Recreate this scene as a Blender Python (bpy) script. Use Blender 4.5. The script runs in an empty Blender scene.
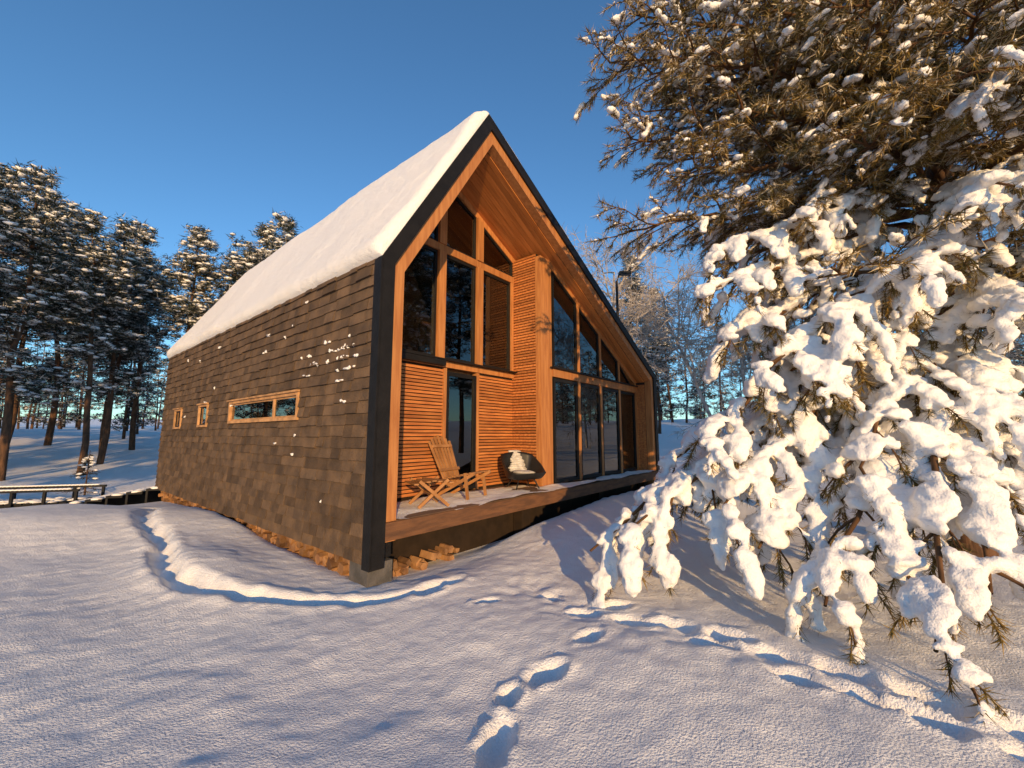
import bpy, math, numpy as np
from mathutils import Vector, Matrix
rng=np.random.default_rng(7)
scene=bpy.context.scene
# ---------------------------------------------------------------- helpers
class MB:
    def __init__(s): s.V=[];s.F=[];s.M=[];s.S=[];s.C=[];s.n=0
    def add(s,V,F,mat=0,smooth=False,col=None):
        V=np.asarray(V,float).reshape(-1,3);F=np.asarray(F,int).reshape(-1,3)
        s.V.append(V);s.F.append(F+s.n);s.n+=len(V)
        s.M.append(np.full(len(F),mat,np.int32) if np.isscalar(mat) else np.asarray(mat,np.int32))
        s.S.append(np.full(len(F),smooth,bool) if np.isscalar(smooth) else np.asarray(smooth,bool))
        c=rng.random() if col is None else col
        s.C.append(np.full(len(F),c,np.float32) if np.isscalar(c) else np.asarray(c,np.float32))
    def arrays(s): return (np.concatenate(s.V),np.concatenate(s.F),np.concatenate(s.M),np.concatenate(s.S),np.concatenate(s.C))
    def box(s,x0,x1,y0,y1,z0,z1,mat=0,col=None,mtx=None):
        V=np.array([[x,y,z] for x in(x0,x1) for y in(y0,y1) for z in(z0,z1)],float)
        if mtx is not None:
            V=np.array([(mtx@Vector(v))[:] for v in V])
        Q=[(0,1,3,2),(4,6,7,5),(0,4,5,1),(2,3,7,6),(0,2,6,4),(1,5,7,3)]
        F=[];[F.extend([(a,b,c),(a,c,d)]) for a,b,c,d in Q]
        s.add(V,F,mat,False,col)
    def prism(s,poly,r0,r1,mat=0,col=None):   # convex poly in (s,z), CCW, extruded along r
        n=len(poly);V=[(p[0],r0,p[1]) for p in poly]+[(p[0],r1,p[1]) for p in poly];F=[]
        for i in range(1,n-1): F+= [(0,i,i+1),(n,n+i+1,n+i)]
        for i in range(n):
            j=(i+1)%n;F+=[(i,n+i,n+j),(i,n+j,j)]
        s.add(V,F,mat,False,col)
    def ring(s,out,inn,r0,r1,mat=0,col=None):
        n=len(out)
        for i in range(n):
            j=(i+1)%n
            s.prism([out[i],out[j],inn[j],inn[i]],r0,r1,mat,0.5 if col is None else col)
    def build(s,name,mats,parent=None):
        V,F,M,S,C=s.arrays();return mk(name,V,F,M,S,C,mats,parent)
def mkmesh(name,V,F,M,S,C,mats):
    me=bpy.data.meshes.new(name)
    me.vertices.add(len(V));me.vertices.foreach_set('co',V.astype(np.float32).ravel())
    me.loops.add(len(F)*3);me.loops.foreach_set('vertex_index',F.astype(np.int32).ravel())
    me.polygons.add(len(F));me.polygons.foreach_set('loop_start',np.arange(0,len(F)*3,3,dtype=np.int32))
    for m in mats: me.materials.append(m)
    me.polygons.foreach_set('material_index',M.astype(np.int32));me.polygons.foreach_set('use_smooth',S)
    me.update(calc_edges=True)
    a=me.attributes.new('rnd','FLOAT','FACE');a.data.foreach_set('value',C.astype(np.float32))
    return me
def mk(name,V,F,M,S,C,mats,parent=None):
    ob=bpy.data.objects.new(name,mkmesh(name,V,F,M,S,C,mats));scene.collection.objects.link(ob)
    if parent: ob.parent=parent
    return ob
def empty(name,loc=(0,0,0),rz=0):
    e=bpy.data.objects.new(name,None);e.location=loc;e.rotation_euler=(0,0,rz);scene.collection.objects.link(e);e.empty_display_size=.3;return e
def inset(poly,d):
    n=len(poly);out=[]
    for i in range(n):
        p0=np.array(poly[i-1]);p1=np.array(poly[i]);p2=np.array(poly[(i+1)%n])
        e1=(p1-p0)/np.linalg.norm(p1-p0);e2=(p2-p1)/np.linalg.norm(p2-p1)
        n1=np.array([-e1[1],e1[0]]);n2=np.array([-e2[1],e2[0]])
        A=np.array([n1,n2]);b=np.array([n1@p1+d,n2@p1+d])
        out.append(tuple(np.linalg.solve(A,b)))
    return out
_t=rng.random((256,256))
def vn(x,y):
    xi=np.floor(x).astype(int);yi=np.floor(y).astype(int);fx=x-xi;fy=y-yi
    fx=fx*fx*(3-2*fx);fy=fy*fy*(3-2*fy)
    g=lambda a,b:_t[a&255,b&255]
    return (g(xi,yi)*(1-fx)+g(xi+1,yi)*fx)*(1-fy)+(g(xi,yi+1)*(1-fx)+g(xi+1,yi+1)*fx)*fy-.5
def fbm(x,y,o=4):
    r=0;a=1
    for i in range(o): r=r+a*vn(x*2**i+17.3*i,y*2**i+5.1*i);a*=.5
    return r
def sst(a,b,x): t=np.clip((x-a)/(b-a),0,1);return t*t*(3-2*t)
def tube(mb,pts,rad,n=5,mat=0,col=.5):
    pts=np.asarray(pts,float);k=len(pts)
    T=np.gradient(pts,axis=0);T/=np.linalg.norm(T,axis=1)[:,None]+1e-9
    up=np.where(np.abs(T[:,2:3])>.9,np.array([[1.,0,0]]),np.array([[0,0,1.]]))
    U=np.cross(T,up);U/=np.linalg.norm(U,axis=1)[:,None]+1e-9;W=np.cross(T,U)
    a=np.arange(n)/n*2*np.pi;rad=np.broadcast_to(np.asarray(rad,float),(k,))
    V=(pts[:,None]+rad[:,None,None]*(np.cos(a)[None,:,None]*U[:,None]+np.sin(a)[None,:,None]*W[:,None])).reshape(-1,3)
    i=np.arange(k-1)[:,None]*n;j=np.arange(n)[None];j2=(j+1)%n
    A=(i+j).ravel();B=(i+j2).ravel();C=(i+n+j2).ravel();D=(i+n+j).ravel()
    mb.add(V,np.concatenate([np.stack([A,B,C],1),np.stack([A,C,D],1)]),mat,True,col)
def ico(sub):
    import bmesh
    bm=bmesh.new();bmesh.ops.create_icosphere(bm,subdivisions=sub,radius=1)
    V=np.array([v.co[:] for v in bm.verts]);F=np.array([[v.index for v in f.verts] for f in bm.faces]);bm.free();return V,F
ICO1=ico(1);ICO2=ico(2)
def needles(mb,P,D,L,Wd,mat,col=None):
    n=len(P);D=D/(np.linalg.norm(D,axis=1)[:,None]+1e-9)
    R=rng.normal(size=(n,3));S=np.cross(D,R);S/=np.linalg.norm(S,axis=1)[:,None]+1e-9
    L=np.broadcast_to(L,(n,));V=np.stack([P-S*Wd/2,P+S*Wd/2,P+D*L[:,None]],1).reshape(-1,3)
    mb.add(V,np.arange(3*n).reshape(-1,3),mat,False,rng.random(n) if col is None else col)
# ---------------------------------------------------------------- materials
def M(name,base,rough=.7,var=None,scale=6,bump=0,bscale=30,attr=0,stretch=(1,1,1),spec=.3,metal=0,det=3):
    m=bpy.data.materials.new(name);m.use_nodes=True;nt=m.node_tree;N=nt.nodes;L=nt.links
    b=N['Principled BSDF'];b.inputs['Roughness'].default_value=rough;b.inputs['Specular IOR Level'].default_value=spec;b.inputs['Metallic'].default_value=metal
    tc=N.new('ShaderNodeTexCoord');mp=N.new('ShaderNodeMapping');mp.inputs['Scale'].default_value=stretch
    L.new(tc.outputs['Object'],mp.inputs[0])
    no=N.new('ShaderNodeTexNoise');no.inputs['Scale'].default_value=scale;no.inputs['Detail'].default_value=det;L.new(mp.outputs[0],no.inputs['Vector'])
    mx=N.new('ShaderNodeMix');mx.data_type='RGBA'
    c2=var if var else tuple(c*.6 for c in base)
    mx.inputs['A'].default_value=(*base,1);mx.inputs['B'].default_value=(*c2,1)
    cr=N.new('ShaderNodeMapRange');cr.inputs['From Min'].default_value=.35;cr.inputs['From Max'].default_value=.65
    L.new(no.outputs[0],cr.inputs['Value']);L.new(cr.outputs[0],mx.inputs['Factor'])
    out=mx.outputs['Result']
    if attr:
        at=N.new('ShaderNodeAttribute');at.attribute_name='rnd'
        mr=N.new('ShaderNodeMapRange');mr.inputs['To Min'].default_value=1-attr;mr.inputs['To Max'].default_value=1+attr
        L.new(at.outputs['Fac'],mr.inputs['Value'])
        vm=N.new('ShaderNodeVectorMath');vm.operation='SCALE';L.new(out,vm.inputs[0]);L.new(mr.outputs[0],vm.inputs['Scale']);out=vm.outputs[0]
    L.new(out,b.inputs['Base Color'])
    if bump:
        n2=N.new('ShaderNodeTexNoise');n2.inputs['Scale'].default_value=bscale;n2.inputs['Detail'].default_value=det;L.new(mp.outputs[0],n2.inputs['Vector'])
        bp=N.new('ShaderNodeBump');bp.inputs['Strength'].default_value=bump;bp.inputs['Distance'].default_value=.02
        L.new(n2.outputs[0],bp.inputs['Height']);L.new(bp.outputs[0],b.inputs['Normal'])
    return m
def snowmat(name,layers):
    m=bpy.data.materials.new(name);m.use_nodes=True;N=m.node_tree.nodes;L=m.node_tree.links
    b=N['Principled BSDF'];b.inputs['Base Color'].default_value=(.88,.87,.86,1);b.inputs['Roughness'].default_value=.55;b.inputs['Specular IOR Level'].default_value=.25
    tc=N.new('ShaderNodeTexCoord')
    prev=None
    for sc,st,dist,det in layers:
        n=N.new('ShaderNodeTexNoise');n.inputs['Scale'].default_value=sc;n.inputs['Detail'].default_value=det;L.new(tc.outputs['Object'],n.inputs['Vector'])
        bp=N.new('ShaderNodeBump');bp.inputs['Strength'].default_value=st;bp.inputs['Distance'].default_value=dist
        L.new(n.outputs[0],bp.inputs['Height'])
        if prev: L.new(prev.outputs[0],bp.inputs['Normal'])
        prev=bp
    L.new(prev.outputs[0],b.inputs['Normal']);return m
SNOW=snowmat('snow',[(7,.4,.06,4),(70,1.0,.016,4)]);SNOWT=snowmat('tree_snow',[(60,.6,.015,3)])
DSNOW=snowmat('distant_snow',[(20,.3,.03,0)])
SHING=M('dark_shingle',(.145,.092,.053),.85,(.085,.057,.037),4,.7,35,attr=.30)
BLACK=M('black_trim',(.012,.011,.011),.6,bump=.2)
GLU=M('glulam_timber',(.50,.22,.075),.6,(.37,.145,.048),3,.15,20,attr=.12,stretch=(6,6,.6))
FASC=M('deck_fascia_timber',(.17,.08,.038),.75,(.10,.05,.028),4,.3,20,attr=.12,stretch=(.8,6,5))
SLAT=M('slat_cladding',(.54,.205,.06),.65,(.36,.12,.036),3,.15,30,attr=.26,stretch=(.8,6,8))
SOFF=M('soffit_boards',(.58,.22,.06),.55,(.42,.145,.036),2,.1,30,attr=.2,stretch=(.7,8,.7))
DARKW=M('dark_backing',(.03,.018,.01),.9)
DECK=M('deck_boards',(.22,.13,.08),.8,(.14,.09,.06),4,.3,30,attr=.2,stretch=(.6,8,6))
INTW=M('interior_wood',(.50,.25,.10),.7)
CONC=M('concrete',(.13,.12,.115),.9,(.08,.076,.072),6,.5,40)
WFRAME=M('pale_window_frame',(.58,.32,.14),.6,attr=.1)
BARK=M('pine_bark',(.15,.078,.042),.9,(.06,.035,.022),8,.8,25,stretch=(1,1,.3))
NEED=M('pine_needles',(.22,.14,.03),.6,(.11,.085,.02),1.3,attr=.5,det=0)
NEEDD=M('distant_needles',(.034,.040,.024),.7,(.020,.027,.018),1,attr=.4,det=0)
FROST=M('frosted_needles',(.45,.43,.40),.7,(.3,.28,.25),3,attr=.3,det=0)
FROSTG=M('frosted_sunlit_needles',(.58,.48,.32),.7,(.38,.30,.19),3,attr=.3,det=0)  # frost copy for the big pine, golden sunlight put into its colour
TWIG=M('twig_bark',(.14,.07,.03),.9,attr=.2,det=0)
FROSTB=M('frosted_branches',(.55,.49,.44),.8,attr=.3,det=0)
CHAIRW=M('chair_wood',(.42,.21,.085),.55,(.30,.14,.05),4,.1,30,attr=.15)
BLKP=M('black_plastic',(.015,.015,.016),.45,spec=.4)
FLEECE=M('white_fleece',(.7,.68,.64),.95,(.5,.48,.45),12,1,60)
LOG=M('split_firewood',(.36,.19,.08),.8,(.18,.09,.045),5,.5,30,attr=.5)
BLIND=M('window_blind',(.40,.37,.33),.6)
gm=bpy.data.materials.new('window_glass');gm.use_nodes=True;N=gm.node_tree.nodes;L=gm.node_tree.links;N.clear()
o=N.new('ShaderNodeOutputMaterial');mx=N.new('ShaderNodeMixShader');tr=N.new('ShaderNodeBsdfTransparent');tr.inputs[0].default_value=(.72,.70,.64,1)
gl=N.new('ShaderNodeBsdfGlossy');gl.inputs['Roughness'].default_value=.01;gl.inputs[0].default_value=(.9,.9,.9,1)
fr=N.new('ShaderNodeFresnel');fr.inputs[0].default_value=1.5;ml=N.new('ShaderNodeMath');ml.operation='MULTIPLY_ADD';ml.inputs[1].default_value=1.2;ml.inputs[2].default_value=.06;ml.use_clamp=True
L.new(fr.outputs[0],ml.inputs[0]);L.new(ml.outputs[0],mx.inputs[0]);L.new(tr.outputs[0],mx.inputs[1]);L.new(gl.outputs[0],mx.inputs[2]);L.new(mx.outputs[0],o.inputs[0])
GLASS=gm
# ---------------------------------------------------------------- terrain
PX,PY,ANG=-1.685,5.0,math.radians(50.8)
W,DL=9.6,11.1
gx=np.array([math.cos(ANG),math.sin(ANG)]);gy=np.array([-gx[1],gx[0]])
def toh(x,y): dx=x-PX;dy=y-PY;return dx*gx[0]+dy*gx[1],dx*gy[0]+dy*gy[1]
def dpoly(x,y,pts):
    best=np.full(np.shape(x),1e9);arc=np.zeros(np.shape(x));acc=0
    for (ax,ay),(bx,by) in zip(pts[:-1],pts[1:]):
        l=math.hypot(bx-ax,by-ay);t=np.clip(((x-ax)*(bx-ax)+(y-ay)*(by-ay))/l**2,0,1)
        d=np.hypot(x-ax-t*(bx-ax),y-ay-t*(by-ay));m=d<best;best=np.where(m,d,best);arc=np.where(m,acc+t*l,arc);acc+=l
    return best,arc
def smoothpath(p,n=5):
    p=np.array(p,float);q=np.vstack([2*p[0]-p[1],p,2*p[-1]-p[-2]]);out=[]
    for i in range(1,len(q)-2):
        for t in np.arange(n)/n:
            out.append(.5*((2*q[i])+(-q[i-1]+q[i+1])*t+(2*q[i-1]-5*q[i]+4*q[i+1]-q[i+2])*t*t+(-q[i-1]+3*q[i]-3*q[i+1]+q[i+2])*t**3))
    out.append(p[-1]);return [tuple(a) for a in out]
TR1=smoothpath([(-7.4,8.6),(-6.6,7.5),(-5.5,6.6),(-4.6,5.6),(-3.9,4.95),(-3.1,4.55),(-2.35,4.42),(-1.4,4.5),(-.7,4.95)])
TR2=smoothpath([(.25,4.75),(.6,4.3),(1.2,3.85),(1.8,3.45),(2.3,2.95),(2.75,2.45),(3.6,1.9)])
PRINTS=[(-.09,2.50,1.35,.07,.16),(-.02,2.92,1.2,.06,.09),(.24,3.12,.6,.085,.14),(.66,3.62,.7,.065,.13),(-.25,4.35,.3,.05,.11),
 (1.0,4.3,.2,.07,.15),(.7,4.12,-.2,.06,.13),(.42,4.55,-.8,.06,.13),(1.12,3.95,-.35,.07,.14),(1.45,3.85,-.5,.08,.16),(1.62,3.5,-.5,.07,.14),(1.8,3.62,-.6,.08,.15),(2.05,3.3,-.7,.08,.16),(2.3,3.1,-.9,.09,.16),(2.62,2.75,-.8,.08,.15),(2.95,2.5,-.8,.09,.16),(2.45,2.6,-.9,.08,.16),(-.9,4.6,.4,.06,.12),(1.95,3.0,-.7,.07,.14),(2.25,2.78,-.8,.07,.14),(2.75,2.3,-.8,.08,.15)]
def H(x,y):
    s,r=toh(x,y)
    z=.10+.14*fbm(x/3.1,y/3.1,3)+.022*fbm(x/.8+9,y/.8,3)+.016*fbm(x/.16,y/.16+4,2)
    z=z+.025*np.sin((x*.5+y*.85)*2.2+2*fbm(x/2,y/2,2))*sst(14,3,np.hypot(x,y))
    z=z+.20*np.exp(-((s+1.15)/.6)**2-((r-2.0)/2.0)**2)
    z=z+.36*np.exp(-((x+8.5)/3.5)**2-((y-7.6)/1.5)**2)*(1+.6*vn(x*.9,y*.9+3))
    z=z-.5*sst(9.5,13,y)*sst(-8,-12,x)
    z=z+.42*sst(1.0,6.5,s)*np.exp(-((r+1.0)/1.9)**2)
    z=z-.10*np.exp(-((s-1.0)/1.3)**2-((r+.1)/.5)**2)
    z=z+.7*sst(5,12,x)*sst(2,9,y)
    far=np.hypot(x,y);z=z+2.6*sst(20,55,far)+5*sst(60,200,far)+ .8*fbm(x/25,y/25,3)*sst(20,60,far)
    d,a=dpoly(x,y,TR1);w=.10+.06*vn(a*3,a*0+3)+.04*vn(x*5,y*5);dep=.17+.05*np.sin(a*11)
    z=z-dep*np.exp(-np.abs(d/w)**3)+.018*np.exp(-((d-.2)/.08)**2)*(1+1.5*vn(x*7,y*7))
    d,a=dpoly(x,y,TR2);z=z-.03*np.exp(-(d/.25)**2)+.045*vn(x*8,y*8)*np.exp(-(d/.38)**2)
    for px,py,an,wa,wb in PRINTS:
        m=np.hypot(x-px,y-py)<.7
        u=(x-px)*math.cos(an)+(y-py)*math.sin(an);v=-(x-px)*math.sin(an)+(y-py)*math.cos(an)
        q=np.hypot(u/wb,v/wa)*(1+.35*vn(x*9,y*9));z=z-np.where(m,.11*np.exp(-(q**3)),0)+np.where(m,.014*np.exp(-((q-1.5)/.4)**2)*(1+2*vn(x*14,y*14)),0)
    ins=sst(-.15,.4,np.minimum(np.minimum(s,W-s),np.minimum(r,DL-r)));z=z*(1-ins)+(-.05)*ins
    return z
def axis(lo,hi,step,far,g=1.1):
    a=list(np.arange(lo,hi,step));st=step;x=a[-1]
    while x<far: st*=g;x+=st;a.append(x)
    st=step;x=a[0];b=[]
    while x>-far: st*=g;x-=st;b.append(x)
    return np.array(b[::-1]+a)
X=axis(-6.5,4.6,.03,600);Y=axis(1.7,6.4,.028,600)
gX,gY=np.meshgrid(X,Y);gZ=H(gX,gY);nx,ny=len(X),len(Y)
V=np.stack([gX,gY,gZ],2).reshape(-1,3);i=(np.arange(ny-1)[:,None]*nx+np.arange(nx-1)[None]).ravel()
F=np.concatenate([np.stack([i,i+1,i+nx+1],1),np.stack([i,i+nx+1,i+nx],1)])
mk('snow_ground',V,F,np.zeros(len(F)),np.ones(len(F),bool),np.zeros(len(F)),[SNOW])
def HZ(x,y): return float(H(np.array([float(x)]),np.array([float(y)]))[0])
# ---------------------------------------------------------------- house
RS,RZ,EL,ER=1.97,7.37,4.08,3.62
house=empty('timber_cabin',(PX,PY,0),ANG)
a1=(RZ-EL)/RS;a2=-(RZ-ER)/(W-RS);c1=math.hypot(1,a1);c2=math.hypot(1,a2)
def prof(d,zb=.3):
    s=(RZ-a2*RS-d*c2-EL+d*c1)/(a1-a2);z=EL+a1*s-d*c1
    return [(d,zb),(d,EL+a1*d-d*c1),(s,z),(W-d,RZ+a2*(W-d-RS)-d*c2),(W-d,zb)]
def strip(mb,da,db,r0,r1,mat,zb=.3):
    A=prof(da,zb);B=prof(db,zb)
    for k in range(4): mb.prism([A[k],B[k],B[k+1],A[k+1]],r0,r1,mat,.5)
def roofz(s,d): return min(EL+a1*s-d*c1,RZ+a2*(s-RS)-d*c2)
mb=MB();strip(mb,0.02,.34,.06,DL,0);
for rr in (DL-.2,):
    P=prof(.3);mb.prism([P[4],P[3],P[2],P[1],P[0]],rr,rr+.2,0)
mb.build('shell',[BLACK],house)
mb=MB();strip(mb,-.02,.17,-.06,.05,0,.22);mb.build('gable_fascia',[BLACK],house)
mb=MB();strip(mb,.172,.345,-.02,.16,0,.5);mb.build('gable_glulam_frame',[GLU],house)
mb=MB();mb.box(-.035,.0,-.06,.10,.22,EL-.02,0);mb.build('corner_board',[BLACK],house)
mb=MB();A=prof(.345);B=prof(.365)
for k in range(1,3):
    r=.17
    while r<1.22:
        mb.prism([A[k],B[k],B[k+1],A[k+1]],r,r+.108,0);r+=.114
mb.build('soffit',[SOFF],house)
mb=MB();r=.17
while r<1.22: mb.box(.345,.365,r,r+.1,.75,EL,0);mb.box(W-.365,W-.345,r,r+.1,.75,ER-.3,0);r+=.106
mb.build('recess_lining',[SLAT],house)
# side wall shingles
mb=MB();WIN=[(2.08,5.25,2.03,2.47),(6.7,7.4,1.98,2.5),(8.95,9.65,1.96,2.48)]
z=.28;row=0
while z<EL+.02:
    r=.1-rng.random()*.2
    while r<DL:
        w=.16+rng.random()*.26;ra=max(r,.1);rb=min(r+w-.009,DL)
        if rb>ra+.01:
            t=.014+.024*rng.random()**2;zt=min(z+.2,EL+.12)
            zz=z-.012+.022*rng.random()
            segs=[(ra,rb,zz,zt)]
            for (wa,wb,za,zb) in WIN:
                new=[]
                for (p,q,u,v) in segs:
                    if q<=wa or p>=wb or v<=za or u>=zb: new.append((p,q,u,v));continue
                    if p<wa: new.append((p,wa,u,v))
                    if q>wb: new.append((wb,q,u,v))
                    if u<za: new.append((max(p,wa),min(q,wb),u,za))
                    if v>zb: new.append((max(p,wa),min(q,wb),zb,v))
                segs=new
            c=rng.random()
            for (p,q,u,v) in segs:
                V=[(-t-.012,p,u),(-t-.012,q,u),(.0-.004,q,v),(.0-.004,p,v),(.018,p,u),(.018,q,u),(.018,q,v),(.018,p,v)]
                Q=[(0,1,2,3),(0,4,5,1),(0,3,7,4),(1,5,6,2),(3,2,6,7)]
                F=[];[F.extend([(a,b,c_),(a,c_,d)]) for a,b,c_,d in Q];mb.add(V,F,0,False,c)
        r+=w
    z+=.150;row+=1
mb.build('side_shingles',[SHING],house)
mb=MB();z=.3
while z<ER-.05: mb.box(W-.02,W+.012,.1,DL,z,z+.165,0);z+=.172
mb.build('right_side_cladding',[SHING],house)
mb=MB()
for (wa,wb,za,zb) in WIN:
    o_=[(wa,za),(wb,za),(wb,zb),(wa,zb)];i_=inset(o_,.05)
    def sq(out,inn,x0,x1,mat):
        for k in range(4):
            j=(k+1)%4;q=[out[k],out[j],inn[j],inn[k]]
            V=[(x0,p[0],p[1]) for p in q]+[(x1,p[0],p[1]) for p in q]
            F=[(0,1,2),(0,2,3),(4,6,5),(4,7,6)]
            for a in range(4):
                b=(a+1)%4;F+=[(a,a+4,b+4),(a,b+4,b)]
            mb.add(V,F,mat)
    sq(o_,i_,-.05,.06,0);i2=inset(i_,.03);sq(i_,i2,-.01,.04,2 if wb-wa<2 else 0)
    mb.box(.0,.008,i2[0][0],i2[2][0],i2[0][1],i2[2][1],1)
    mb.box(.03,.034,i2[0][0],i2[2][0],i2[0][1],i2[2][1],3)
    if wb-wa>2:
        m_=wa+.95;mb.box(-.018,.03,m_,m_+.07,i_[0][1],i_[2][1],0)
    mb.box(-.085,-.03,wa-.03,wb+.03,zb,zb+.03,0)
mb.build('side_windows',[WFRAME,GLASS,BLACK,INTW],house)
mb=MB()
mb.box(.35,W-.35,.5,DL-.25,.55,.66,0);mb.box(.35,W-.35,5.0,5.1,.66,3.2,0)
mb.box(.35,W-.35,1.40,5.1,3.0,3.06,0);mb.box(4.3,W-.35,.6,1.40,3.1,3.2,0)
mb.box(5.2,5.9,2.2,3.0,.66,1.4,1);mb.box(6.6,8.4,3.2,4.1,.66,1.1,1);mb.box(6.6,8.4,4.0,4.2,1.1,1.5,1)
mb.box(.75,7.0,3.3,3.35,3.06,4.4,0);mb.box(1.55,4.3,3.3,3.35,4.4,5.6,0)
for k in range(12): mb.box(2.1+.17*k,2.13+.17*k,1.9,1.93,3.06,4.0,1)
mb.box(2.0,4.1,1.88,1.95,4.0,4.06,0)
mb.build('interior',[INTW,BLACK],house)
# glazed walls
fr_=MB();gls=MB();tim=MB();slt=MB();bk=MB()
def pane(poly,r,fw=.05):
    i_=inset(poly,fw);fr_.ring(poly,i_,r-.03,r+.05,0);gls.prism(i_,r+.0,r+.012,0)
def slats(s0,s1,z0,z1,r0):
    z=z0
    while z<z1-.02:
        slt.box(s0,s1,r0-.022,r0,z,z+.044,0);z+=.062
R1=1.24;R2=.45;DZ=.75
def clipL(s,d=.49): return min(EL+a1*s-d*c1,RZ+a2*(s-RS)-d*c2)
bk.box(.36,2.2,R1+.004,R1+.12,.6,3.04,0);bk.box(3.05,4.2,R1+.004,R1+.12,.6,3.04,0)
slats(.37,2.15,DZ+.04,3.02,R1);slats(3.09,4.17,DZ+.04,3.02,R1)
pane([(2.22,DZ+.02),(3.02,DZ+.02),(3.02,2.98),(2.22,2.98)],R1,.075)
tim.box(2.15,2.22,R1-.04,R1+.1,DZ,3.04,0);tim.box(3.02,3.09,R1-.04,R1+.1,DZ,3.04,0)
tim.box(.36,4.2,R1-.05,R1+.14,3.05,3.16,0);fr_.box(.36,4.18,R1-.16,R1-.02,3.165,3.19,0)
fr_.box(.36,2.1,R1-.15,R1-.052,3.06,3.16,0)
P=lambda a,b,z0,z1: [(a,z0),(b,z0),(b,z1),(a,z1)]
pane([(.6,3.2),(1.94,3.2),(1.94,5.25),(1.17,5.25),(.6,clipL(.6))],R1,.05)
pane(P(2.12,2.96,3.2,5.25),R1,.05);pane(P(3.14,4.08,3.2,5.25),R1,.05)
tim.box(1.03,4.2,R1-.06,R1+.12,5.255,5.40,0)
for s0,s1 in((1.945,2.115),(2.965,3.135)):
    tim.box(s0,s1,R1-.09,R1+.13,3.17,5.252,0);tim.prism([(s0,5.402),(s1,5.402),(s1,clipL(s1)),(s0,clipL(s0))],R1-.09,R1+.13,0)
tim.box(4.085,4.17,R1-.06,R1+.12,3.17,5.252,0)
pane([(1.3,5.405),(1.94,5.405),(1.94,clipL(1.94)),(1.3,clipL(1.3))],R1,.04)
pane([(2.12,5.405),(2.96,5.405),(2.96,clipL(2.96)),(2.12,clipL(2.12))],R1,.04)
pane([(3.14,5.405),(4.17,5.405),(4.17,clipL(4.17)),(3.14,clipL(3.14))],R1,.04)
A=prof(.366);B=prof(.49)
for k in range(1,3):
    tim.prism([A[k],B[k],B[k+1],A[k+1]],R1-.05,R1+.12,0)
z=3.25
while z<5.2: fr_.box(3.2,4.04,R1+.07,R1+.10,z,z+.035,1);z+=.05
bk.box(4.20,4.26,R2+.1,R1,DZ-.1,roofz(4.23,.37)-.05,0)
z=DZ+.04
while z<roofz(4.2,.37)-.05: slt.box(4.175,4.2,R2+.12,R1-.01,z,z+.044,0);z+=.062
tim.box(4.17,4.48,R2-.02,R2+.12,DZ,roofz(4.48,.37),0)
ds=[4.62,5.76,6.90,8.04,9.18]
tim.box(4.481,4.62,R2+.0,R2+.1,DZ,roofz(4.62,.37),0)
tim.box(4.62,W-.36,R2-.03,R2+.12,3.08,3.26,0);fr_.box(4.5,W-.36,R2-.10,R2-.032,3.262,3.285,0)
for k in range(4):
    a,b=ds[k]+.05,ds[k+1]-.05
    pane(P(a,b,DZ+.02,3.06),R2+.02,.07)
    tim.box(b+.002,b+.098,R2-.03,R2+.1,DZ,3.078,0)
    za,zb=roofz(a,.46),roofz(b,.46)
    if zb-3.28>.15: pane([(a,3.285),(b,3.285),(b,zb),(a,za)],R2+.02,.045)
    elif za-3.28>.2: pane([(a,3.285),(a+(b-a)*.75,3.285),(a,za)],R2+.02,.04)
    if roofz(b+.1,.37)>3.3: tim.prism([(b+.002,3.262),(b+.098,3.262),(b+.098,roofz(b+.1,.37)),(b+.002,roofz(b,.37))],R2-.03,R2+.1,0)
A=(4.482,roofz(4.482,.366));B=(W-.37,roofz(W-.37,.366))
tim.prism([(A[0],A[1]-.11),(B[0],B[1]-.11),B,A],R2-.025,R2+.1,0)
tim.box(ds[4]+.05,W-.36,R2,R2+.1,DZ,3.07,0)
fr_.build('window_frames',[BLACK,BLIND],house);gls.build('glazing',[GLASS],house);tim.build('timber_posts_and_beams',[GLU],house);slt.build('slat_cladding',[SLAT],house);bk.build('cladding_backing',[DARKW],house)
# deck
mb=MB();r=-.02
while r<R1-.03: mb.box(.18,W-.2,r,r+.13,.71,.742,0);r+=.138
mb.box(.17,W-.18,-.06,-.022,.52,.735,1);mb.box(.17,W-.18,0,.06,.5,.7,1)
for s in np.arange(.8,W-.3,1.5): mb.box(s,s+.1,.06,1.2,.48,.705,1)
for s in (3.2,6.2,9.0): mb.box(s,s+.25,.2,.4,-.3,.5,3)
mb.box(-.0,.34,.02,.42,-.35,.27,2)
mb.box(.345,W,.42,.46,-.3,.52,3)  # dark sheet standing in for the shade under the deck
mb.build('deck',[DECK,FASC,CONC,DARKW],house)
sx=np.arange(.37,W-.37,.03);sy=np.arange(-.055,R1-.02,.03);A,B=np.meshgrid(sx,sy)
Zs=.745+.05*fbm(A*1.3,B*2.2,5)+.012-.02*np.exp(-((B-R1)/.3)**2)
Zs=np.where((A>4.15)&(B>R2-.02),.70,Zs);nx,ny=len(sx),len(sy)
V=np.stack([A,B,Zs],2).reshape(-1,3);i=(np.arange(ny-1)[:,None]*nx+np.arange(nx-1)[None]).ravel()
F=np.concatenate([np.stack([i,i+1,i+nx+1],1),np.stack([i,i+nx+1,i+nx],1)])
mk('deck_snow',V,F,np.zeros(len(F)),np.ones(len(F),bool),np.zeros(len(F)),[SNOW],house)
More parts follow.
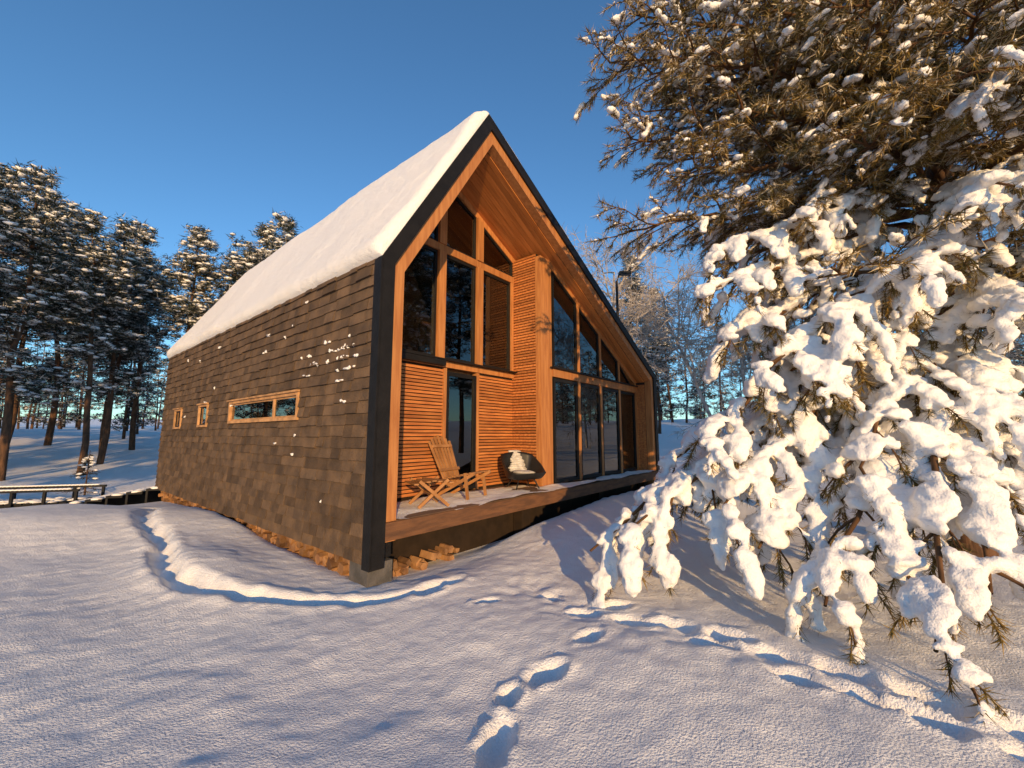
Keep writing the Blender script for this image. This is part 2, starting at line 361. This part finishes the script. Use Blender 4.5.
# roof snow
P0=prof(-.022)
a=np.array(P0[1]);b=np.array(P0[2]);c=np.array(P0[3])
n1=np.array([-(b-a)[1],(b-a)[0]])/np.linalg.norm(b-a);n2=np.array([-(c-b)[1],(c-b)[0]])/np.linalg.norm(c-b)
l1=np.linalg.norm(b-a);l2=np.linalg.norm(c-b)
base=[];nor=[];T=[]
for t in np.concatenate([[0,.01,.03,.06,.1,.16],np.linspace(.22,l1-.12,30)]): base.append(a+(b-a)*t/l1);nor.append(n1);T.append(t)
for w in np.linspace(0,1,7):
    n=n1*(1-w)+n2*w;n/=np.linalg.norm(n);base.append(b);nor.append(n);T.append(l1)
for t in np.concatenate([np.linspace(.12,l2-.2,50),l2-np.array([.14,.08,.04,.015,0])]): base.append(b+(c-b)*t/l2);nor.append(n2);T.append(l1+t)
base=np.array(base);nor=np.array(nor);T=np.array(T);tot=l1+l2
rs=np.concatenate([[-.045,-.04,-.03,-.005,.04,.1],np.arange(.16,DL-.1,.06),[DL,DL+.06,DL+.1]])
V=[]
for r in rs:
    e=min(r+.045,DL+.1-r);er=math.sqrt(max(0,1-(1-min(1,e/.16))**2))
    et=np.sqrt(np.clip(1-(1-np.clip(T/.2,0,1))**2,0,1))*np.sqrt(np.clip(1-(1-np.clip((tot-T)/.16,0,1))**2,0,1))
    th=np.where(T<l1-.01,.15,.09)*(1+.0*T)+.05*fbm(T*.8,np.full_like(T,r*.7),3)+.012*fbm(T*4,np.full_like(T,r*4),2)
    th=th*er*et-.006*(er*et<=.001)
    q=base+nor*th[:,None];V.append(np.stack([q[:,0],np.full(len(q),r)-.03*er*et*vn(T*3,T*0),q[:,1]],1))
V=np.array(V);nr,nt_=V.shape[:2];V=V.reshape(-1,3);i=(np.arange(nr-1)[:,None]*nt_+np.arange(nt_-1)[None]).ravel()
F=np.concatenate([np.stack([i,i+1,i+nt_+1],1),np.stack([i,i+nt_+1,i+nt_],1)])
mk('roof_snow',V,F,np.zeros(len(F)),np.ones(len(F),bool),np.zeros(len(F)),[SNOW],house)
mb=MB()
for _ in range(44):
    cl=[(1.15,2.95,.5,.2),(.72,2.75,.35,.25),(1.6,2.9,.3,.2),(3.2,3.5,1.5,.3),(1.5,1.2,1.5,.6),(6,3,3,.8)][rng.choice(6,p=[.30,.22,.1,.12,.14,.12])]
    r=cl[0]+rng.normal()*cl[2]*.6;z=cl[1]+rng.normal()*cl[3]*.7
    z=.28+round((z-.28)/.15)*.15+.02
    if r<.2 or z>3.95 or z<.4: continue
    wd=.015+.05*rng.random()**1.5
    for q in range(3):
        V=ICO1[0]*np.array([.018,wd*(.6+.6*rng.random()),.008+.022*rng.random()])*(1+.3*rng.normal(size=(len(ICO1[0]),1)));mb.add(V+[-.026,r+rng.normal()*wd,z+.012*rng.normal()],ICO1[1],0,True)
mb.build('shingle_snow_patches',[SNOWT],house)
# firewood under the side wall
fw=empty('firewood_pile',(PX,PY,0),ANG);mb=MB()
def log(x0,r,cz,rad,ln=.3,ax=0):
    k=rng.integers(4,7);an=np.arange(k)/k*2*np.pi+rng.random()*2+rng.normal(size=k)*.2
    q=[(math.cos(t)*rad*(.8+.4*rng.random()),math.sin(t)*rad) for t in an]
    if ax: V=[(x0+u,r,cz+v) for u,v in q]+[(x0+u,r+ln,cz+v) for u,v in q]
    else: V=[(x0,r+u,cz+v) for u,v in q]+[(x0+ln,r+u,cz+v) for u,v in q]
    F=[]
    for a in range(1,k-1): F+=[(0,a+1,a),(k,k+a,k+a+1)]
    for a in range(k): b=(a+1)%k;F+=[(a,b,b+k),(a,b+k,a+k)]
    mb.add(V,F,0)
r=.55
while r<DL-.2:
    for lvl in range(3):
        if rng.random()<.12: continue
        log(.0+.1*rng.random(),r,-.02+lvl*.115+.03*rng.random(),.045+.04*rng.random())
    r+=.13+.05*rng.random()
for k in range(16): log(.45+1.3*rng.random(),.12+.1*rng.random(),.0+.12*rng.random(),.04+.03*rng.random(),.25,1)
mb.build('logs',[LOG],fw)
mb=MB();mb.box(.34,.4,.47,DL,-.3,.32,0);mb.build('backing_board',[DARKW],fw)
# ---------------------------------------------------------------- deck furniture
def hw(s,r,z): p=np.array([PX,PY])+gx*s+gy*r;return (p[0],p[1],z)
ch=empty('lounge_chair',hw(2.13,.66,.77),ANG+math.radians(-78));mb=MB()
Rm=Matrix.Translation((-.22,0,.30))@Matrix.Rotation(math.radians(-24),4,'Y')
for k in range(7):
    y=-.21+.07*k;fan=Matrix.Rotation(math.radians((k-3)*-2.2),4,'X')
    mb.box(-.012,.012,y-.022,y+.022,-.14,.80-.03*abs(k-3),0,mtx=Rm@fan)
for zz in(.12,.55): mb.box(.014,.04,-.27,.27,zz,zz+.05,0,mtx=Rm)
for k in range(7):
    x=-.2+.085*k;mb.box(x,x+.06,-.26,.26,.30+.018*k,.318+.018*k,0)
for y in(-.25,.25):
    Rl=Matrix.Translation((.38,y,.4))@Matrix.Rotation(math.radians(62),4,'Y');mb.box(-.025,.025,-.013,.013,-.88,.03,0,mtx=Rl)
    Rl=Matrix.Translation((.30,y*1.1,.0))@Matrix.Rotation(math.radians(-8),4,'Y');mb.box(-.025,.025,-.013,.013,0,.42,0,mtx=Rl)
mb.build('slatted_frame',[CHAIRW],ch)
st=empty('slatted_footstool',hw(1.22,.42,.77),ANG+math.radians(-20));mb=MB()
for k in range(7): mb.box(-.3+.088*k,-.3+.088*k+.065,-.24,.24,.36-.02*abs(k-3)*.6,.38-.02*abs(k-3)*.6,0)
for y in(-.22,.22):
    for sg in(1,-1):
        Rl=Matrix.Translation((0,y+.015*sg,.19))@Matrix.Rotation(math.radians(50*sg),4,'Y');mb.box(-.022,.022,-.012,.012,-.29,.29,0,mtx=Rl)
mb.box(-.02,.02,-.22,.22,.17,.2,0)
mb.build('frame',[CHAIRW],st)
# low armchair
bc=empty('black_armchair',hw(3.68,.55,.77),ANG+math.radians(-118));mb=MB()
V=[];F=[];nu,nv=32,9
def rimh(a): back=.5-.5*math.cos(a);return .30+.38*sst(.35,1,np.array(back)).item()+.10*math.exp(-((back-.45)/.2)**2)
for j in range(nv):
    t=j/(nv-1)
    for i_ in range(nu):
        a=i_/nu*2*math.pi;h=.18+t*(rimh(a)-.18);rr=.27+.11*t**.6;sq_=1/max(abs(math.cos(a)),abs(math.sin(a)))**.55
        V.append((rr*math.cos(a)*sq_,rr*math.sin(a)*sq_*1.08,h))
for t in range(nv-1,-1,-1):
    for i_ in range(nu):
        a=i_/nu*2*math.pi;q=t/(nv-1);h=.27+q*(rimh(a)+.005-.27);rr=.22+.125*q**.6;sq_=1/max(abs(math.cos(a)),abs(math.sin(a)))**.55
        V.append((rr*math.cos(a)*sq_,rr*math.sin(a)*sq_*1.08,h))
for j in range(2*nv-1):
    for i_ in range(nu):
        k=(i_+1)%nu;A,B,C,D=j*nu+i_,j*nu+k,(j+1)*nu+k,(j+1)*nu+i_;F+=[(A,B,C),(A,C,D)]
c0=len(V);V.append((0,0,.18));V.append((0,0,.27))
for i_ in range(nu): k=(i_+1)%nu;F+=[(c0,k,i_),(c0+1,(2*nv-1)*nu+i_,(2*nv-1)*nu+k)]
mb.add(V,F,0,True)
for a in range(4):
    t=a*math.pi/2+.78;tube(mb,[(.22*math.cos(t),.22*math.sin(t),.2),(.34*math.cos(t),.34*math.sin(t),0)],.014,6,0)
mb.build('shell_and_legs',[BLKP],bc)
mb=MB()
def fl(c,r): mb.add(ICO2[0]*r*(1+.10*rng.normal(size=(len(ICO2[0]),1)))+c,ICO2[1],0,True)
fl([.02,0,.30],[.24,.22,.045])
for k in range(9): fl([-.18-.025*k,.02*rng.normal(),.33+.042*k],[.05,.20-.012*k,.05])
fl([-.40,0,.69],[.06,.15,.035]);fl([-.44,0,.60],[.03,.14,.10])
mb.build('fleece',[FLEECE],bc)
# ---------------------------------------------------------------- street lamp
lp=empty('street_lamp',(4.45,16.6,0));mb=MB()
tube(mb,[(0,0,0),(0,0,1.2),(0,0,8.3)],[.09,.08,.05],10,0);tube(mb,[(0,0,8.25),(.1,-.02,8.55),(.3,-.05,8.62)],.04,8,0)
mb.box(.1,.6,-.17,.07,8.56,8.68,0);mb.box(.15,.55,-.14,.04,8.545,8.56,1);mb.build('pole_and_head',[BLACK,CONC],lp)
# ---------------------------------------------------------------- trees
def bgpine(seed,h=15,cs=.35,rad=2.6,limbs=90,tufts=11,bl=24,blen=.36,snow=.55,bw=.05,fz=.24):
    global rng;keep=rng;rng=np.random.default_rng(seed);mb=MB()
    zz=np.linspace(0,1,9);bend=np.cumsum(rng.normal(size=(9,2))*.11,axis=0)
    tp=np.stack([bend[:,0],bend[:,1],zz*h],1);tube(mb,tp,.17*(1-zz*.88)*h/15,7,0)
    for k in range(limbs):
        t=cs+(1-cs)*rng.random()**.9;q=(t-cs)/(1-cs)
        pr=(math.sin(math.pi*min(1,q*.85+.18))**.8)*rad*(.45+.65*rng.random())
        if rng.random()<.12: pr*=1.3
        az=rng.random()*6.283;p0=np.array([np.interp(t,zz,bend[:,0]),np.interp(t,zz,bend[:,1]),t*h])
        u=np.linspace(0,1,6);dirv=np.array([math.cos(az),math.sin(az)])
        rise=.15+.5*q;L_=np.stack([p0[0]+dirv[0]*u*pr,p0[1]+dirv[1]*u*pr,p0[2]+pr*(rise*u-.35*u*u)+rng.normal(size=6)*.05],1)
        tube(mb,L_,.035*(1-.8*u),3,0)
        n=max(3,int(tufts*pr/rad*1.3));uu=.25+.75*rng.random(n)
        C=np.stack([np.interp(uu,u,L_[:,a]) for a in range(3)],1)+rng.normal(size=(n,3))*[.28,.28,.12]
        for c in C:
            s_=.6+.6*rng.random();D=rng.normal(size=(bl,3));D[:,2]=np.abs(D[:,2])*.7-.15
            needles(mb,np.repeat(c[None],bl,0)+rng.normal(size=(bl,3))*.13*s_,D,blen*s_*(.5+.6*rng.random(bl)),bw,np.where(rng.random(bl)<fz,3,1))
            if rng.random()<snow:
                V=ICO1[0]*np.array([.2,.2,.07])*s_*(1+.25*rng.normal(size=(len(ICO1[0]),1)))+c+[0,0,.10];mb.add(V,ICO1[1],2,True)
    out=mb.arrays();rng=keep;return out
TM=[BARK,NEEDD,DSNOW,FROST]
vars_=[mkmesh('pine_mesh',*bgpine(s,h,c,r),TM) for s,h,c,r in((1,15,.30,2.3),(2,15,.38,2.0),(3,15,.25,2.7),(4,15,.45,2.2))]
def place(v,x,y,sc,rz,name='pine_tree'):
    ob=bpy.data.objects.new(name,vars_[v]);ob.location=(x,y,HZ(x,y)-.1);ob.scale=(sc,sc,sc);ob.rotation_euler=(0,0,rz);scene.collection.objects.link(ob)
for v,x,y,sc,rz in [(2,-21.5,17.5,.95,0),(1,-26,19,1.0,1),(0,-22.4,22.5,.93,2),(1,-19.6,24,.98,3),(3,-17.2,25.5,1.03,4),(0,-14.4,24.2,1.03,5),(2,-30,26,1.1,1.5),(3,-25,27,1,2.4),
   (0,-28,15.5,.9,.4),(2,-21,29,1,3.3),(1,-33,20,1,4.3),(0,-16,31,1,5.5),(3,-11,33,.95,.9),(1,8.6,29.5,.95,1.2),(0,12,33,.8,2.1),(2,16,24,.75,3.1),
   (0,-24.5,16.5,.78,.9),(2,-24,24.5,.9,4.4),(1,-28,22.5,1,1.9),(0,-18.5,28,.9,.2),(2,-31.5,16.5,.9,2.8),(3,-20.3,19.5,.85,1.7),
   (0,13,5.5,.85,.3),(2,15,9,.95,1.3),(1,12.5,1.5,.9,2.3),(2,18,4,1,.3),(1,21,-5,1.05,1.3),(2,22,6,1,2.3),(3,27,0,1.1,3.3),(1,20,12,.9,4.3),(2,26,14,1,5.3),(0,17,-3,.95,.8),
   (2,-15.5,-1,.95,.2),(0,-18.5,3,1.0,1.2),(2,-21.5,4,1.0,2.2),(1,-24.5,1,1.05,3.2),(2,-28,3,1.05,5.0),(0,-31,0,1.1,4.0),(2,-19.5,-4,1.05,.7),(0,-12.5,-7,.85,6.0)]: place(v,x,y,sc,rz)  # this row: unseen pines added to shade the left-hand group
lo=[bgpine(s,15,.1,3.0,40,6,9,.75,.45,.11) for s in(11,12,13)]
Vs=[];Fs=[];Ms=[];Ss=[];Cs=[];n0=0
for k in range(260):
    az=(rng.random()*2-1)*(1.25 if k<215 else math.pi);d=38+50*rng.random()**.8
    x,y=d*math.sin(az),d*math.cos(az)
    if abs((math.degrees(az)-167+180)%360-180)<28: continue
    V,F,Mm,S,C=lo[k%3];a=rng.random()*6.28;sc=.45+.4*rng.random();c_,s_=math.cos(a),math.sin(a)
    V=V@np.array([[c_,s_,0],[-s_,c_,0],[0,0,1]])*sc+[x,y,HZ(x,y)-.2]
    Vs.append(V);Fs.append(F+n0);n0+=len(V);Ms.append(Mm);Ss.append(S);Cs.append(C)
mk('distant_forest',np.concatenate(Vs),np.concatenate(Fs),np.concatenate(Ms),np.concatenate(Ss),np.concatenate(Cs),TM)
def birch(seed,x,y,h):
    global rng;keep=rng;rng=np.random.default_rng(seed);mb=MB()
    def grow(p,d,l,r,lev):
        k=5 if lev<3 else 3;pts=[p];dd=d.copy()
        for _ in range(k): dd=dd+rng.normal(size=3)*.13;dd[2]-=.03*(lev>1);dd/=np.linalg.norm(dd);pts.append(pts[-1]+dd*l/k)
        tube(mb,pts,np.linspace(r,r*.35,k+1),4 if lev<2 else 3,0)
        if lev<4:
            for j in range([14,7,6,5][lev]):
                t=(.25 if lev==0 else .2)+.75*rng.random();q=t*k;i0=min(int(q),k-1);pp=pts[i0]+(pts[i0+1]-pts[i0])*(q-i0)
                nd=dd*.75+rng.normal(size=3)*.55;nd/=np.linalg.norm(nd);grow(pp,nd,l*(.52-.2*t*(lev==0))*(.7+.5*rng.random()),max(r*.42,.014),lev+1)
    grow(np.array([0.,0,0]),np.array([0,0,1.]),h,h*.012,0)
    ob=mb.build('frosted_birch_tree',[FROSTB]);ob.location=(x,y,0.2);rng=keep
birch(21,4.3,23,12.5);birch(22,11.2,22,10.5);birch(25,14.2,24,11);birch(24,19,17,8)
mb=MB();tube(mb,[(0,0,0),(0,0,1.3)],[.025,.006],5,0)
for k in range(60):
    z=.1+1.1*rng.random();l=(1.3-z)*.42*(.7+.5*rng.random());az=rng.random()*6.28;d=np.array([math.cos(az),math.sin(az),-.15]);p=np.array([0,0,z]);tube(mb,[p,p+d*l],[.008,.003],3,0)
    n=14;t=rng.random(n);needles(mb,p+d*l*t[:,None],d+rng.normal(size=(n,3))*.6,.09,.012,1)
    if k%2: mb.add(ICO1[0]*[.07,.07,.03]*(1+.2*rng.normal(size=(len(ICO1[0]),1)))+p+d*l*.75+[0,0,.03],ICO1[1],2,True)
sp=mb.build('spruce_sapling',TM);sp.location=(-15.9,15.5,HZ(-15.9,15.5)-.03);sp.scale=(1.3,1.3,1.3)
# wooden walkway with steps, rail and snow
wk=empty('wooden_walkway',(-16.8,11.2,0),math.radians(14));mb=MB();sn_=MB()
zb=HZ(-14,12.3)+.08
for k in range(30): mb.box(k*.2-1.5,k*.2-1.34,-.5,.5,zb+.16,zb+.2,0)
mb.box(-1.5,4.5,-.46,-.38,zb+.02,zb+.16,0);mb.box(-1.5,4.5,.38,.46,zb+.02,zb+.16,0)
for y in(-.53,.53):
    for k in range(9): mb.box(-1.3+k*.72,-1.24+k*.72,y-.03,y+.03,zb-.4,zb+.56,0)
    mb.box(-1.5,4.55,y-.035,y+.035,zb+.50,zb+.56,0)
    for k in range(60): sn_.add(ICO1[0]*[.1,.045,.03]+[-1.4+5.8*k/60,y,zb+.57],ICO1[1],0,True)
for k in range(6):
    x0=4.6+k*.46;mb.box(x0,x0+.38,-1.1,.7,zb+.18+.085*k,zb+.24+.085*k,0);mb.box(x0,x0+.05,-1.1,.7,zb-.2,zb+.18+.085*k,0)
    for q in range(10): sn_.add(ICO1[0]*[.16,.12+.05*rng.random(),.035+.02*rng.random()]*(1+.15*rng.normal(size=(len(ICO1[0]),1)))+[x0+.2,-1.0+.17*q,zb+.25+.085*k],ICO1[1],0,True)
mb.build('boards_and_rail',[BLACK],wk)
for k in range(80):
    V=ICO1[0]*[.12+.12*rng.random(),.12+.1*rng.random(),.03+.03*rng.random()]*(1+.15*rng.normal(size=(len(ICO1[0]),1)));sn_.add(V+[-1.4+5.8*rng.random(),-.4+.8*rng.random(),zb+.2],ICO1[1],0,True)
sn_.build('snow_cover',[SNOWT],wk)
# ---------------------------------------------------------------- big snow-laden pine
big=empty('snowy_pine_tree',(0,0,0))
TX,TY=6.3,5.7
wood=MB();nd=MB();snow=MB()
zt=np.linspace(0,1,14);bx=TX+.15*np.sin(zt*3);by=TY+.1*np.cos(zt*4)
tube(wood,np.stack([bx,by,zt*12.5+.1],1),.24*(1-.85*zt),12,0)
def blob(c,d,ra,rb,rc,big_=True):
    Vb,Fb=ICO2 if big_ else ICO1
    d=np.asarray(d,float);d/=np.linalg.norm(d)+1e-9;s_=np.cross(d,[0,0,1.]);s_/=np.linalg.norm(s_)+1e-9;u_=np.cross(s_,d)
    V=Vb*[ra,rb,rc];V=V[:,0:1]*d+V[:,1:2]*s_+V[:,2:3]*u_+c;snow.add(V,Fb,0,True,.5)
def twig(p,d,l,sn,ndl,nl,droop):
    k=4;pts=[p];dd=d/np.linalg.norm(d)
    for _ in range(k): dd=dd+np.array([0,0,-droop])+rng.normal(size=3)*.12;dd/=np.linalg.norm(dd);pts.append(pts[-1]+dd*l/k)
    pts=np.array(pts);tube(wood,pts[::2],[.007,.005,.003],3,1)
    n=ndl;t=rng.random(n)**.8*k;i0=np.minimum(t.astype(int),k-1);P_=pts[i0]+(pts[i0+1]-pts[i0])*(t-i0)[:,None]
    T_=(pts[np.minimum(i0+1,k)]-pts[i0]);T_/=np.linalg.norm(T_,axis=1)[:,None]
    D=T_*.75+rng.normal(size=(n,3))*.55;D[:,2]-=.12;needles(nd,P_,D,nl*(.6+.6*rng.random(n)),nl*.085,np.where(rng.random(n)<sn[2],1,0))
    if rng.random()<sn[0]:
        s_=sn[1]*(.5+.9*rng.random());m=pts[2]
        blob(m+[0,0,s_*.42],pts[3]-pts[1],s_*1.2,s_*.75,s_*.48,s_>.06)
        if rng.random()<.5: blob(pts[4]+[0,0,s_*.25],pts[4]-pts[3],s_*.9,s_*.62,s_*.48,s_>.06)
    return pts
def bough(z0,tip,sag,low,nsub,sl,sn,ndl,nl,droop=.12,start=.25,r0=.06):
    p0=np.array([np.interp(z0/12.5,zt,bx),np.interp(z0/12.5,zt,by),z0]);tip=np.array(tip,float)
    mid=(p0+tip)/2+np.array([0,0,sag]);u=np.linspace(0,1,14)[:,None]
    C=(1-u)**2*p0+2*u*(1-u)*mid+u*u*tip;C[1:-1]+=rng.normal(size=(12,3))*.035
    tube(wood,C,np.linspace(r0,.012,14),7,1)
    for j in range(nsub):
        t=start+(1-start)*(j+rng.random())/nsub;q=t*13;i0=min(int(q),12);p=C[i0]+(C[i0+1]-C[i0])*(q-i0)
        T_=C[i0+1]-C[i0];T_/=np.linalg.norm(T_);S_=np.cross(T_,[0,0,1.]);S_/=np.linalg.norm(S_)+1e-9
        sg=1 if j%2 else -1;d=T_*.75+S_*sg*(.5+.5*rng.random())+np.array([0,0,.1-.45*low*rng.random()])
        l=sl*(1.15-.65*t)*(.6+.7*rng.random());k=5;pts=[p];dd=d/np.linalg.norm(d)
        for _ in range(k): dd=dd+np.array([0,0,-droop])+rng.normal(size=3)*.1;dd/=np.linalg.norm(dd);pts.append(pts[-1]+dd*l/k)
        pts=np.array(pts);tube(wood,pts,np.linspace(.016,.006,k+1),4,1)
        nt=max(3,int(l/.12))
        for m in range(nt):
            tt=.12+.88*(m+rng.random())/nt;qq=tt*k;a=min(int(qq),k-1);pp=pts[a]+(pts[a+1]-pts[a])*(qq-a);Tt=pts[a+1]-pts[a];Tt/=np.linalg.norm(Tt)
            S2=np.cross(Tt,[0,0,1.]);dv=Tt*.8+S2*rng.choice([-1,1])*(.3+.6*rng.random())+np.array([0,0,.15*rng.normal()-.12*low])
            twig(pp,dv,.20+.16*rng.random(),sn,ndl,nl,droop)
        twig(pts[-1],dd,.25,(min(1,sn[0]*1.2),sn[1]*1.1,sn[2]),ndl,nl,droop)
        if low:
            for a in range(k):
                if rng.random()<.6*low: s_=sn[1]*(.6+.9*rng.random());blob((pts[a]+pts[a+1])/2+[0,0,s_*.42],pts[a+1]-pts[a],l/k*.75,s_*.95,s_*.5)
    if low:
        for a in range(3,13):
            if rng.random()<.85: s_=sn[1]*(.7+.8*rng.random());blob((C[a]+C[a+1])/2+[0,0,s_*.5],C[a+1]-C[a],.22,s_*1.05,s_*.6)
LOW=[(2.9,(.85,4.6,.55),.95,1.1),(2.6,(1.55,4.75,1.0),.8,.95),(3.4,(2.05,4.5,1.7),.8,.95),(4.3,(2.5,4.8,2.9),.5,.9),(5.2,(2.7,5.2,4.2),.3,.85),
 (2.6,(2.3,3.95,.75),.8,.85),(2.5,(2.4,3.3,.5),.9,.75),(2.7,(2.72,2.8,.42),1.0,.65),(2.3,(3.35,3.0,.7),.8,.75),(3.3,(3.2,3.8,1.5),.6,.85),
 (4.2,(3.5,4.4,3.1),.4,.9),(4.6,(4.2,4.0,3.5),.3,.85),(3.4,(4.6,3.9,2.0),.4,.8),(2.4,(4.4,3.4,.9),.5,.8),(5.0,(4.9,3.9,4.4),.3,.8),(2.9,(1.9,5.3,1.4),.7,.9),(3.8,(3.1,4.1,2.3),.6,.85),(5.4,(3.6,4.9,4.5),.3,.8),
 (3.0,(1.2,4.4,.8),.9,1.0),(3.0,(2.1,4.15,1.1),.8,.85),(2.8,(3.0,3.35,.8),.8,.75),(4.9,(5.2,3.6,4.2),.3,.8),(3.9,(5.0,3.8,3.0),.3,.8),(3.9,(2.7,4.4,2.5),.5,.85),(4.7,(2.45,4.9,3.6),.35,.85)]
for z0,tip,sag,sl in LOW: bough(z0,tip,sag,1,15,sl,(.37,.106,.12),56,.105,.17,.32)
UP=[(6.9,(1.5,5.6,7.5),.4),(6.0,(1.8,5.7,6.3),.3),(5.0,(1.7,5.8,4.85),.5),(5.5,(2.6,5.4,5.6),.3),(7.6,(2.0,5.6,8.2),.3),(8.2,(2.4,5.2,8.9),.3),(6.4,(2.4,4.9,6.9),.3),(7.0,(3.0,4.6,7.4),.3),(5.8,(3.1,5.0,6.2),.3),
 (6.5,(3.9,3.9,6.6),.3),(7.8,(3.8,4.2,8.3),.3),(5.6,(4.4,3.6,5.4),.3),(8.8,(3.2,4.9,9.6),.2),(6.2,(2.9,6.6,6.6),.2),(5.3,(3.2,6.6,5.3),.3),(7.3,(3.1,6.6,7.9),.2),
 (7.2,(1.7,5.2,7.9),.3),(6.6,(2.0,5.3,7.0),.3),(6.3,(2.2,6.1,7.1),.3),(5.2,(4.0,4.3,5.3),.3),(6.0,(4.9,3.7,6.2),.3),(5.0,(3.2,5.3,5.0),.3),(7.4,(4.8,3.8,7.6),.3),(5.9,(5.4,3.3,5.8),.3)]
for z0,tip,sag in UP: bough(z0,tip,sag,0,23,1.3,(.5,.066,.33),46,.13,.05,.12)
for z0,tip in [(5.6,(4.9,3.5,5.3)),(6.4,(5.5,3.3,6.1)),(5.0,(5.9,3.2,4.6)),(7.2,(4.9,3.9,7.2)),(3.9,(5.9,3.5,3.6))]: bough(z0,tip,.35,.7,15,.9,(.45,.1,.2),46,.115,.12,.3)
for k in range(24):
    z0=3.3+8.5*(k+rng.random())/24;az=rng.random()*6.283;l=(3.5-.22*max(0,z0-5))*(.7+.35*rng.random())
    bough(z0,(TX+l*math.cos(az),TY+l*math.sin(az),z0+.3*rng.normal()+.1),.3,0,13,1.15,(.45,.07,.3),30,.16,.05,.12)
wood.build('trunk_and_limbs',[BARK,TWIG],big);nd.build('needles',[NEED,FROSTG],big)
so=snow.build('snow_load',[SNOWT],big)
rm=so.modifiers.new('remesh','REMESH');rm.mode='VOXEL';rm.voxel_size=.026;rm.use_smooth_shade=True
sm=so.modifiers.new('smooth','SMOOTH');sm.iterations=2;sm.factor=.5
tx=bpy.data.textures.new('lump','CLOUDS');tx.noise_scale=.07
dm=so.modifiers.new('disp','DISPLACE');dm.texture=tx;dm.strength=.07;dm.mid_level=.55
# ---------------------------------------------------------------- light, sky, camera
daz=math.radians(-12.8);el=math.radians(12)
d=Vector((math.sin(daz)*math.cos(el),math.cos(daz)*math.cos(el),-math.sin(el)))
sl=bpy.data.lights.new('sun','SUN');sl.energy=5.0;sl.angle=math.radians(.6);sl.color=(1,.63,.27)
so_=bpy.data.objects.new('sun',sl);so_.rotation_euler=d.to_track_quat('-Z','Y').to_euler();scene.collection.objects.link(so_)
w=bpy.data.worlds.new('World');scene.world=w;w.use_nodes=True;N=w.node_tree.nodes;L=w.node_tree.links
sk=N.new('ShaderNodeTexSky');sk.sky_type='NISHITA';sk.sun_disc=False;sk.sun_elevation=el;sk.sun_rotation=math.radians(167.2);sk.air_density=1.0;sk.dust_density=.1;sk.ozone_density=3
vm=N.new('ShaderNodeVectorMath');vm.operation='MULTIPLY';vm.inputs[1].default_value=(.90,1.25,1.42)
L.new(sk.outputs[0],vm.inputs[0]);L.new(vm.outputs[0],N['Background'].inputs[0]);N['Background'].inputs[1].default_value=.15
cam=bpy.data.cameras.new('camera');cam.sensor_width=36;cam.lens=36*406/1024;cam.clip_end=3000;cam.clip_start=.05
co=bpy.data.objects.new('camera',cam);co.location=(0,0,1.8);co.rotation_euler=(math.radians(90+7.16),0,0);scene.collection.objects.link(co);scene.camera=co
scene.view_settings.view_transform='Standard';scene.view_settings.look='None';scene.view_settings.exposure=0
